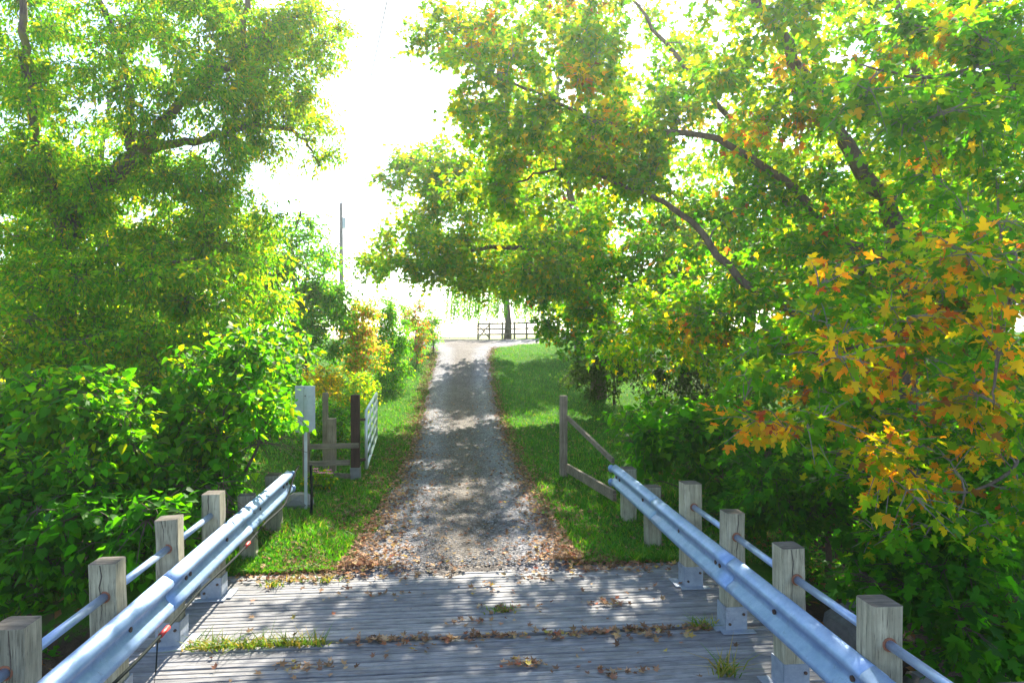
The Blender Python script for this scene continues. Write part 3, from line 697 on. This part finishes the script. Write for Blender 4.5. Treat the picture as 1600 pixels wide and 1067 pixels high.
plant('shrub_thicket', 'low broad leaved green thicket behind the shaded guardrail posts', 'shrub', b0, [
  ([b0+(0,0,-.1), b0+(.1,0,.4), b0+(.1,.1,.8)], .02, .008), ([b0, b0+(-.6,.1,.4), b0+(-1.1,.2,.5)], .015, .006)], [
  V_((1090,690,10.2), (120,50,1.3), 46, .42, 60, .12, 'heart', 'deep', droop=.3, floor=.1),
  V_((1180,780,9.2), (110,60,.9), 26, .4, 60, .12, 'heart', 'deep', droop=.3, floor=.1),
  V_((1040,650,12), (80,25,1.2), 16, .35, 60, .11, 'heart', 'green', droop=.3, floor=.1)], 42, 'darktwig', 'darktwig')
b0 = at_ground(960, 21)
plant('dark_shrub', 'dark shaded evergreen bush under the arching maple', 'shrub', b0, [
  ([b0+(0,0,-.1), b0+(0,0,.8), b0+(.1,.1,1.8)], .05, .01)], [
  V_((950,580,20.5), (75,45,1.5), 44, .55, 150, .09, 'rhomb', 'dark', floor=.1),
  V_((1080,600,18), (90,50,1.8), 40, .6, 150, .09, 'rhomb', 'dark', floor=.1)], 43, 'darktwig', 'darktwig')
b0 = at_ground(1420, 14)
plant('dark_shrub', 'dense dark green undergrowth below the big maple trunk', 'shrub', b0, [
  ([b0+(0,0,-.1), b0+(0,0,.9), b0+(.1,.1,2.2)], .06, .01)], [
  V_((1250,620,14), (160,110,1.6), 56, .75, 130, .14, 'rhomb', 'green', floor=.1),
  V_((1480,640,13.5), (170,130,1.6), 60, .75, 130, .14, 'rhomb', 'green', floor=.1)], 44, 'darktwig', 'darktwig')

# --- left side: old tree with mossy trunk
bE = at_ground(88, 12.6)
plant('old_tree', 'large old fine leaved tree with mossy leaning trunk above the shrubs', 'tree', bE, [
  ([bE+(0,0,-.4), W(92,620,12.5), W(100,460,12.4), W(122,335,12.4), W(205,250,12.6), W(235,215,12.8)], .30, .13),
  ([W(225,225,12.7), W(300,140,13), W(345,112,13.1), W(380,70,13.2), W(386,-60,13.2)], .10, .05),
  ([W(110,400,12.4), W(60,230,12.3), W(40,60,12.3), W(20,-90,12.3)], .11, .05),
  ([W(210,248,12.7), W(190,90,13), W(130,-60,13.3)], .10, .04),
  ([W(240,230,12.8), W(330,212,13.2), W(410,195,13.6), W(470,215,13.9), W(500,260,14)], .09, .015),
  ([W(380,75,13.2), W(450,30,13.8), W(540,15,14.3)], .05, .01),
  ([W(105,440,12.4), W(210,420,12), W(330,400,11.8)], .08, .02),
 ], [
  V_((190,130,13.6), (260,210,2.9), 205, .68, 230, .11, 'slim', 'willow', droop=.7),
  V_((430,110,13.9), (105,130,1.6), 84, .62, 180, .105, 'slim', 'light', droop=.7),
  V_((490,30,14.2), (80,50,1.0), 30, .5, 130, .095, 'slim', 'light', droop=.7),
  V_((455,225,14), (80,55,1), 22, .5, 110, .095, 'slim', 'light', droop=.8),
  V_((250,330,12.9), (200,100,1.9), 95, .66, 250, .10, 'slim', 'willow', droop=.7),
  V_((60,330,12.6), (130,130,1.5), 60, .66, 240, .10, 'slim', 'willow', droop=.7),
  V_((230,470,11.4), (240,120,1.8), 110, .62, 230, .10, 'slim', 'willow', droop=.7),
 ], 51, 'bark2', 'darktwig')
b0 = at_ground(478, 20)
plant('slender_tree', 'slender small leaved tree against bright sky beside the utility pole', 'tree', b0, [
  ([b0+(0,0,-.3), W(475,560,20), W(465,470,20), W(455,390,20), W(470,330,20)], .11, .03),
  ([W(465,480,20), W(510,420,20), W(530,380,20)], .05, .012), ([W(468,490,20), W(400,430,19.6), W(360,380,19.4)], .06, .012)],
  [V_((455,430,20), (90,95,1.8), 80, .62, 130, .125, 'rhomb', 'green'), V_((400,400,19), (80,60,1.5), 28, .6, 130, .125, 'rhomb', 'willow'), V_((500,500,20), (50,70,1.5), 40, .55, 120, .125, 'rhomb', 'green')], 52, 'bark', 'darktwig')
b0 = at_ground(140, 22)
plant('broadleaf_tree', 'dense green tree behind the mossy trunk at the left edge', 'tree', b0, [
  ([b0+(0,0,-.3), W(140,500,22), W(150,350,22), W(170,150,22)], .24, .06), ([W(145,420,22), W(260,330,22), W(330,280,22)], .1, .02)],
  [V_((130,420,22), (230,200,3), 130, 1.25, 170, .20, 'rhomb', 'light'), V_((330,470,22), (120,120,2), 50, 1.0, 150, .18, 'rhomb', 'light')], 53)
# --- left shrubs by the rail
for (bx, bd, lab, vols, sd) in (
  (300, 8.6, 'tall heart leaved shrub pressing against the sunlit guardrail', [
     V_((350,640,8.8), (120,120,1.0), 62, .48, 90, .095, 'heart', 'green', near=True, droop=.6),
     V_((420,590,10.6), (55,95,.7), 30, .42, 80, .09, 'heart', 'green', near=True, droop=.6),
     V_((300,790,7.8), (130,70,.7), 34, .42, 80, .10, 'heart', 'deep', near=True, droop=.6)], 61),
  (90, 7.8, 'wide heart leaved shrub at the left edge above the dark creek bank', [
     V_((120,700,7.6), (150,120,1.0), 64, .46, 90, .10, 'heart', 'green', near=True, droop=.6),
     V_((70,930,7.4), (110,70,.7), 30, .42, 70, .10, 'heart', 'deep', droop=.5, floor=.1),
     V_((-10,800,7.2), (60,120,.7), 24, .42, 80, .10, 'heart', 'deep', droop=.5, floor=.1),
     V_((170,830,6.6), (150,70,.6), 36, .38, 76, .105, 'heart', 'deep', near=True, droop=.6)], 62),
  (180, 10.5, 'taller shrub with some yellow leaves in front of the mossy trunk', [
     V_((220,580,10.4), (220,110,1.2), 86, .55, 120, .09, 'oval', 'willow', droop=.6),
     V_((60,560,10), (100,120,1.2), 36, .55, 120, .09, 'oval', 'maple_turning', droop=.6)], 63)):
    b0 = at_ground(bx, bd); tops = W(vols[0]['c'][0], vols[0]['c'][1], vols[0]['c'][2])
    plant('shrub', lab, 'shrub', b0, [([b0+(0,0,-.2), b0*.6+tops*.4+(.1,0,0), tops], .05, .012), ([b0+(.15,.1,-.2), b0*.5+tops*.5+(-.5,.2,0), tops+(-.8,.1,-.2)], .04, .01),
        ([b0+(-.1,-.1,-.2), b0*.5+tops*.5+(.5,-.2,0), tops+(.6,-.2,-.1)], .04, .01)], vols, sd, 'darktwig', 'darktwig', parts=100 if sd < 63 else 0)
# --- saplings and bushes along the left verge
for (px, py, d, rx, ry, n, pal, sd, lab, nm) in (
  (566, 528, 21, 36, 66, 52, 'fire', 71, 'orange and yellow sapling beyond the tube gate', 'sapling'),
  (612, 522, 24, 30, 64, 50, 'green', 72, 'pale green sapling between orange and reddish saplings', 'sapling'),
  (648, 515, 28, 24, 46, 36, 'red', 73, 'reddish sapling near the far end of the verge', 'sapling'),
  (674, 516, 31, 16, 32, 20, 'green', 74, 'smallest green sapling where the lane meets the yard', 'sapling')):
    b0 = at_ground(px+4, d); t_ = W(px, py-ry*.6, d)
    plant(nm, lab, 'tree', b0, [([b0+(0,0,-.2), b0*.5+t_*.5, t_], .05, .015)], [V_((px,py,d), (rx,ry,.9), n, .5, 110, .10, 'rhomb', pal)], sd, 'bark', 'darktwig')
for (px, py, d, rx, ry, n, pal, sd, lab) in (
  (500, 600, 16, 38, 26, 30, 'gold', 81, 'yellow flowering weeds behind the plank fence'),
  (560, 610, 18.5, 40, 28, 30, 'light', 82, 'pale green bush behind the open tube gate'),
  (610, 585, 23, 34, 30, 30, 'green', 83, 'green bush at the foot of the saplings'),
  (505, 665, 14, 34, 40, 34, 'green', 84, 'green weeds filling the gap behind the plank fence')):
    b0 = at_ground(px, d)
    plant('bush', lab, 'shrub', b0, [([b0+(0,0,-.1), b0+(0,0,.4), b0+(.05,0,.9)], .02, .008)], [V_((px,py,d), (rx,ry,.9), n, .38, 110, .075, 'rhomb', pal, floor=.05)], sd, 'darktwig', 'darktwig')
# --- flowering plant at the fence foot
b0 = at_ground(505, 11.3)
t = plant('flower_plant', 'small plant with pink blooms at the foot of the plank fence', 'plant', b0, [([b0, b0+(0,0,.1), b0+(.02,0,.2)], .008, .004)],
   [V_((502,750,11.0), (22,12,.2), 14, .13, 40, .07, 'oval', 'light', floor=.02)], 85, 'darktwig', 'darktwig')
M['pink'] = plain('pink_petal', (.80,.20,.34), .6)
for k in range(7):
    p = W(505+rng.uniform(-14, 12), 738+rng.uniform(-6, 6), 10.9+rng.uniform(-.1, .1)) - b0; fl = MB()
    for j in range(6):
        a_ = j*math.pi/3; c, s = math.cos(a_), math.sin(a_)
        fl.add([p, p+(.04*c-.016*s, .04*s+.016*c, .012), p+(.06*c, .06*s, .018), p+(.04*c+.016*s, .04*s-.016*c, .012)], [(0,1,2,3)])
    fl.build('bloom', 'pink', t)
# --- far weeping willow
b0 = zat(W(793, 520, 47)); r = np.random.default_rng(90)
t = empty('weeping_willow', b0, 'distant weeping willow with hanging fronds beside the brown rail fence', 'tree')
MB().tube(np.array([(0,0,-.3), (.05,0,1.2), (-.1,0,3), (.1,0,5), (0,0,8)]), [.30,.22,.2,.18,.1], 10).build('trunk', 'bark', t, smooth_=True)
for k, e in enumerate(((-3,-.6,6.2), (3,.5,6.4), (-1,1.6,7), (1.2,-1.6,6.6))):
    MB().tube(np.array([(0,0,2.6+.4*k), (e[0]*.4,e[1]*.4,5), e]), [.14,.1,.04], 7).build('limb', 'bark', t, smooth_=True)
SP, SD, SS = [], [], []; strands = []
for k in range(330):
    a_ = r.uniform(0, 2*math.pi); rr = 4.4*math.sqrt(r.uniform(.05, 1)); zt = 7.6-rr*rr*.12+r.normal(0, .4); zb = max(1.15+r.uniform(0, .9)+ (1.2 if abs(rr*math.cos(a_)-.2) < .5 else 0), zt-6.5)
    m_ = 34; z = np.linspace(zt, zb, m_); x = rr*math.cos(a_)+.12*np.sin(z*1.1+a_); y_ = rr*math.sin(a_)+.12*np.cos(z*.9+a_)
    P = np.c_[x, y_, z]; strands.append(P[::8][:5]); SP.append(P+r.normal(0, .03, P.shape)); SD.append(np.c_[r.normal(0, .35, m_), r.normal(0, .35, m_), np.full(m_, -1.)])
SP = np.concatenate(SP); SD = np.concatenate(SD)
V, F_, k = leaf_mesh_arrays(T_slim, SP, SD, r.normal(size=SP.shape), r.uniform(.16, .26, len(SP)))
me = np_mesh('fronds', V, F_, M['leaf'], np.repeat(pick('green', len(SP), r), k, 0)); o = link(bpy.data.objects.new('fronds', me), t); o['kind'] = 'stuff'
sv, sf = tubes_batch(np.array(strands), np.full((len(strands), 5), .006), 3)
o = link(bpy.data.objects.new('strands', np_mesh('strands', sv, sf, M['darktwig'])), t); o['kind'] = 'stuff'

# ------------------------------------------------------------------ grass, fallen leaves, tufts, rocks
def lanez(x, y): 
    on = (x > lane_l(y)+.02) & (x < lane_r(y)-.02) & (y > 7.15)
    dk = (y <= 7.15) & (x > XL-.3) & (x < XR+.3)
    return np.where(dk, .002, gz(x, y)+np.where(on, .045, 0.0))
def blades(P, h, r, pal, wd=.006, lean=.45):
    n = len(P); a_ = r.uniform(0, 2*math.pi, n); s = np.c_[np.cos(a_), np.sin(a_), 0*a_]; ln = np.c_[r.normal(0, lean, n), r.normal(0, lean, n), np.ones(n)]
    ww = wd*r.uniform(.7, 1.4, n)[:,None]; hh = h[:,None]
    v0 = P-s*ww; v1 = P+s*ww; v2 = P+ln*hh*.55*np.array([.6,.6,1])+s*ww*.8; v3 = P+ln*hh*.55*np.array([.6,.6,1])-s*ww*.8; v4 = P+ln*hh*np.array([1.2,1.2,.92])
    V = np.stack([v0,v1,v2,v3,v4], 1).reshape(-1, 3); F_ = (np.array([(0,1,2),(0,2,3),(3,2,4)])[None]+(np.arange(n)*5)[:,None,None]).reshape(-1, 3)
    return V, F_, np.repeat(pick(pal, n, r), 5, 0)
PAL['lawn'] = [((.045,.19,.006),.4),((.075,.25,.007),.35),((.14,.27,.012),.2),((.27,.24,.05),.05)]
PAL['weed'] = [((.08,.18,.015),.4),((.16,.22,.02),.3),((.32,.24,.05),.3)]
PAL['dry'] = [((.25,.14,.075),.3),((.33,.19,.10),.3),((.17,.09,.05),.15),((.42,.27,.14),.15),((.32,.11,.05),.05),((.42,.30,.07),.05)]
r = np.random.default_rng(7); n = 100000
y_ = 7.3+ (r.uniform(0, 1, n)**1.75)*28; x_ = np.where(r.uniform(size=n) < .5, lane_l(y_)-.02-np.abs(r.normal(0, 1.0, n))*1.6*(1+.04*y_), lane_r(y_)+.02+np.abs(r.normal(0, 1, n))*1.9*(1+.04*y_))
k = (x_ > -5.5) & (x_ < 7.5); x_, y_ = x_[k], y_[k]
P = np.c_[x_, y_, gz(x_, y_)-.01]; h = r.uniform(.03, .085, len(P))*(1+.5*(np.abs(np.sin(x_*2.1+y_*1.3)) > .8)); 
V, F_, C = blades(P, h, r, 'lawn', .0078)
tag(link(bpy.data.objects.new('lawn_grass', np_mesh('lawn_grass', V, F_, M['grass'], C))), 'green lawn grass on both verges of the gravel lane', 'grass', kind='stuff')
# fallen leaves: thick along the lane edges, scattered over lane, lawn and deck
def scatter(n, fn): 
    x, y = fn(n); return np.c_[x, y, lanez(x, y)]
S = []
def eL(n):
    y = 7.3+(r.uniform(0, 1, n)**1.8)*26; wd_ = np.interp(y, [7,11,15,22,34], [.40,.36,.22,.13,.11]); return lane_l(y)-.08+r.normal(0, 1, n)*wd_, y
def eR(n):
    y = 7.3+(r.uniform(0, 1, n)**1.8)*26; wd_ = np.interp(y, [7,9,15,22,34], [.34,.22,.15,.12,.12]); return lane_r(y)-.02+r.normal(0, 1, n)*wd_, y
def eM(n):
    y = 7.2+(r.uniform(0, 1, n)**1.3)*14; return lane_c(y)+r.uniform(-1.3, 1.3, n), y
def eE(n): x = np.where(r.uniform(size=n) < .5, r.normal(-1.3, .55, n), r.normal(1.75, .4, n)); return x, 7.22+r.normal(0, .12, n)
def eD(n):
    cx_ = np.array([[.35,6.7],[.55,6.15],[-.2,5.5],[1.0,5.55],[1.7,5.5],[.9,6.85],[.2,5.9],[-1.0,5.2],[1.3,4.9],[.6,5.1],[-.6,6.6],[-.3,4.7],[1.5,6.2]]); j = r.integers(0, len(cx_), n)
    return cx_[j,0]+r.normal(0, .13, n), cx_[j,1]+r.normal(0, .05, n)
def eS(n): return r.uniform(XL+.1, XR-.1, n), r.uniform(-2, 7.2, n)
def eG(n): return np.where(r.uniform(size=n) < .4, r.uniform(-5, -1.2, n), r.uniform(1.2, 7, n)), r.uniform(7.4, 18, n)
def eJ(n): return r.uniform(-.9, XR-.2, n), r.normal(5.60, .035, n)
for fn, n in ((eL, 7200), (eR, 4600), (eM, 900), (eE, 900), (eD, 300), (eS, 420), (eG, 3200), (eJ, 260)): S.append(scatter(n, fn))
P = np.concatenate(S); P[:,2] += r.uniform(.004, .022, len(P))
n = len(P); a_ = r.uniform(0, 2*math.pi, n); d = np.c_[np.cos(a_), np.sin(a_), r.normal(0, .25, n)]; n0 = np.c_[r.normal(0, .35, n), r.normal(0, .35, n), np.ones(n)]
V, F_, k = leaf_mesh_arrays(fan([(0,0),(.34,.0),(.24,.24),(.54,.52),(.18,.50),(0,1.02)], .45, -.25), P, d, n0, r.uniform(.03, .07, n))
tag(link(bpy.data.objects.new('fallen_leaves', np_mesh('fallen_leaves', V, F_, M['litter'], np.repeat(pick('dry', n, r), k, 0)))), 'dry brown fallen leaves along the lane edges and on the deck', 'leaves', kind='stuff')
# undergrowth on the creek banks
n = 15000; y_ = r.uniform(2.5, 13, n); x_ = np.where(r.uniform(size=n) < .5, r.uniform(-11, XL-.35, n), r.uniform(XR+.35, 12, n)); k = (gz(x_, y_) < -.12); x_, y_ = x_[k], y_[k]; n = len(x_)
hq = np.abs(r.normal(0, .10, n))+.02; P = np.c_[x_, y_, gz(x_, y_)+hq]; a_ = r.uniform(0, 2*math.pi, n); d = np.c_[np.cos(a_), np.sin(a_), r.normal(-.1, .3, n)]; n0 = np.c_[r.normal(0, .4, n), r.normal(0, .4, n), np.ones(n)]
V, F_, k = leaf_mesh_arrays(T_rhomb, P, d, n0, r.uniform(.07, .14, n)); cl = pick('deep', n, r); br_ = (hq < .07); cl[br_] = pick('dry', int(br_.sum()), r)*.6
tag(link(bpy.data.objects.new('bank_undergrowth', np_mesh('bank_undergrowth', V, F_, M['leaf'], np.repeat(cl, k, 0)))), 'low leafy undergrowth and dead leaves on the creek banks', 'undergrowth', kind='stuff')
# loose stones on the lane
n = 9000; y_ = 7.28+(r.uniform(0, 1, n)**1.6)*12; x_ = lane_c(y_)+r.uniform(-1.25, 1.2, n); P = np.c_[x_, y_, lanez(x_, y_)-.004]
oc = np.array([(1,0,0),(-1,0,0),(0,1,0),(0,-1,0),(0,0,.7),(0,0,-.7)]); of = np.array([(0,2,4),(2,1,4),(1,3,4),(3,0,4),(2,0,5),(1,2,5),(3,1,5),(0,3,5)])
sz = r.uniform(.005, .014, n)*(1+(r.uniform(size=n) > .96)); V = P[:,None]+oc[None]*sz[:,None,None]*r.uniform(.6, 1.3, (n, 6, 1))
F_ = (of[None]+(np.arange(n)*6)[:,None,None]).reshape(-1, 3)
M['stone'] = plain('loose_stone', (.30,.295,.29), .9)
tag(link(bpy.data.objects.new('loose_gravel', np_mesh('loose_gravel', V.reshape(-1, 3), F_, M['stone']))), 'small loose grey stones scattered on the gravel lane', 'gravel', kind='stuff')
# tufts growing from the deck joints
for lab, pts, nb, hh in (
  ('long yellow green weed tuft in the deck joint by the sunlit guardrail', [(x, 5.60) for x in np.linspace(-2.0, -1.05, 9)], 420, .11),
  ('small weed tuft on the deck near the sunlit bracket', [(-1.75, 6.95), (-1.55, 7.05), (-1.25, 7.02)], 120, .09),
  ('bright grass tuft at the bottom edge by the shaded guardrail', [(2.02, 4.82), (2.06, 4.86)], 70, .16),
  ('small grass tuft between shaded bracket posts', [(2.12, 5.62), (2.2, 5.66)], 60, .10),
  ('tiny leafy tuft in the middle of the deck', [(.52, 6.12), (.45, 6.14)], 60, .07)):
    p = np.array(pts)[r.integers(0, len(pts), nb)]+r.normal(0, .035, (nb, 2))*np.array([1.6, .6]); P = np.c_[p, np.full(nb, -.03)]
    c = P.mean(0); V, F_, C = blades(P-c, r.uniform(.5, 1.1, nb)*hh+.03, r, 'weed', .006, .7)
    o = link(bpy.data.objects.new('grass_tuft', np_mesh('grass_tuft', V, F_, M['grass'], C))); o.location = c; tag(o, lab, 'grass', 'weed tufts on the bridge deck')
# creek bank rocks
for px, py, d, s, lab in ((1345, 1030, 6.9, .38, 'large grey rock on the creek bank below the shaded guardrail'), (1450, 1050, 6.6, .26, 'smaller grey rock on the creek bank beneath the deep green sapling'), (466, 775, 9.9, .22, 'pale rock beside the end of the sunlit guardrail')):
    p = at_ground(px, d); bm = bmesh.new(); bmesh.ops.create_icosphere(bm, subdivisions=2, radius=s)
    lr = np.random.default_rng(px)
    for v in bm.verts: v.co = v.co*lr.uniform(.82, 1.12); v.co.z *= .7
    me = bpy.data.meshes.new('rock'); bm.to_mesh(me); bm.free(); me.materials.append(M['rock']); o = link(bpy.data.objects.new('rock', me)); o.location = p+np.array([0,0,s*.25]); tag(o, lab, 'rock')
m = bpy.data.materials.new('thin_haze'); m.use_nodes = True; m.node_tree.nodes.clear()
ou = m.node_tree.nodes.new('ShaderNodeOutputMaterial'); pv = m.node_tree.nodes.new('ShaderNodeVolumePrincipled')
pv.inputs['Density'].default_value = .0011; pv.inputs['Color'].default_value = (.95,.96,.93,1); pv.inputs['Anisotropy'].default_value = .62
m.node_tree.links.new(pv.outputs[0], ou.inputs['Volume']); M['haze'] = m
tag(MB().box((-900, -400, -4.2), (900, 1100, 24)).build('haze', 'haze'), kind='stuff')
print('STATS', STATS, 'tris', sum(len(o.data.polygons) for o in bpy.data.objects if o.type == 'MESH'))
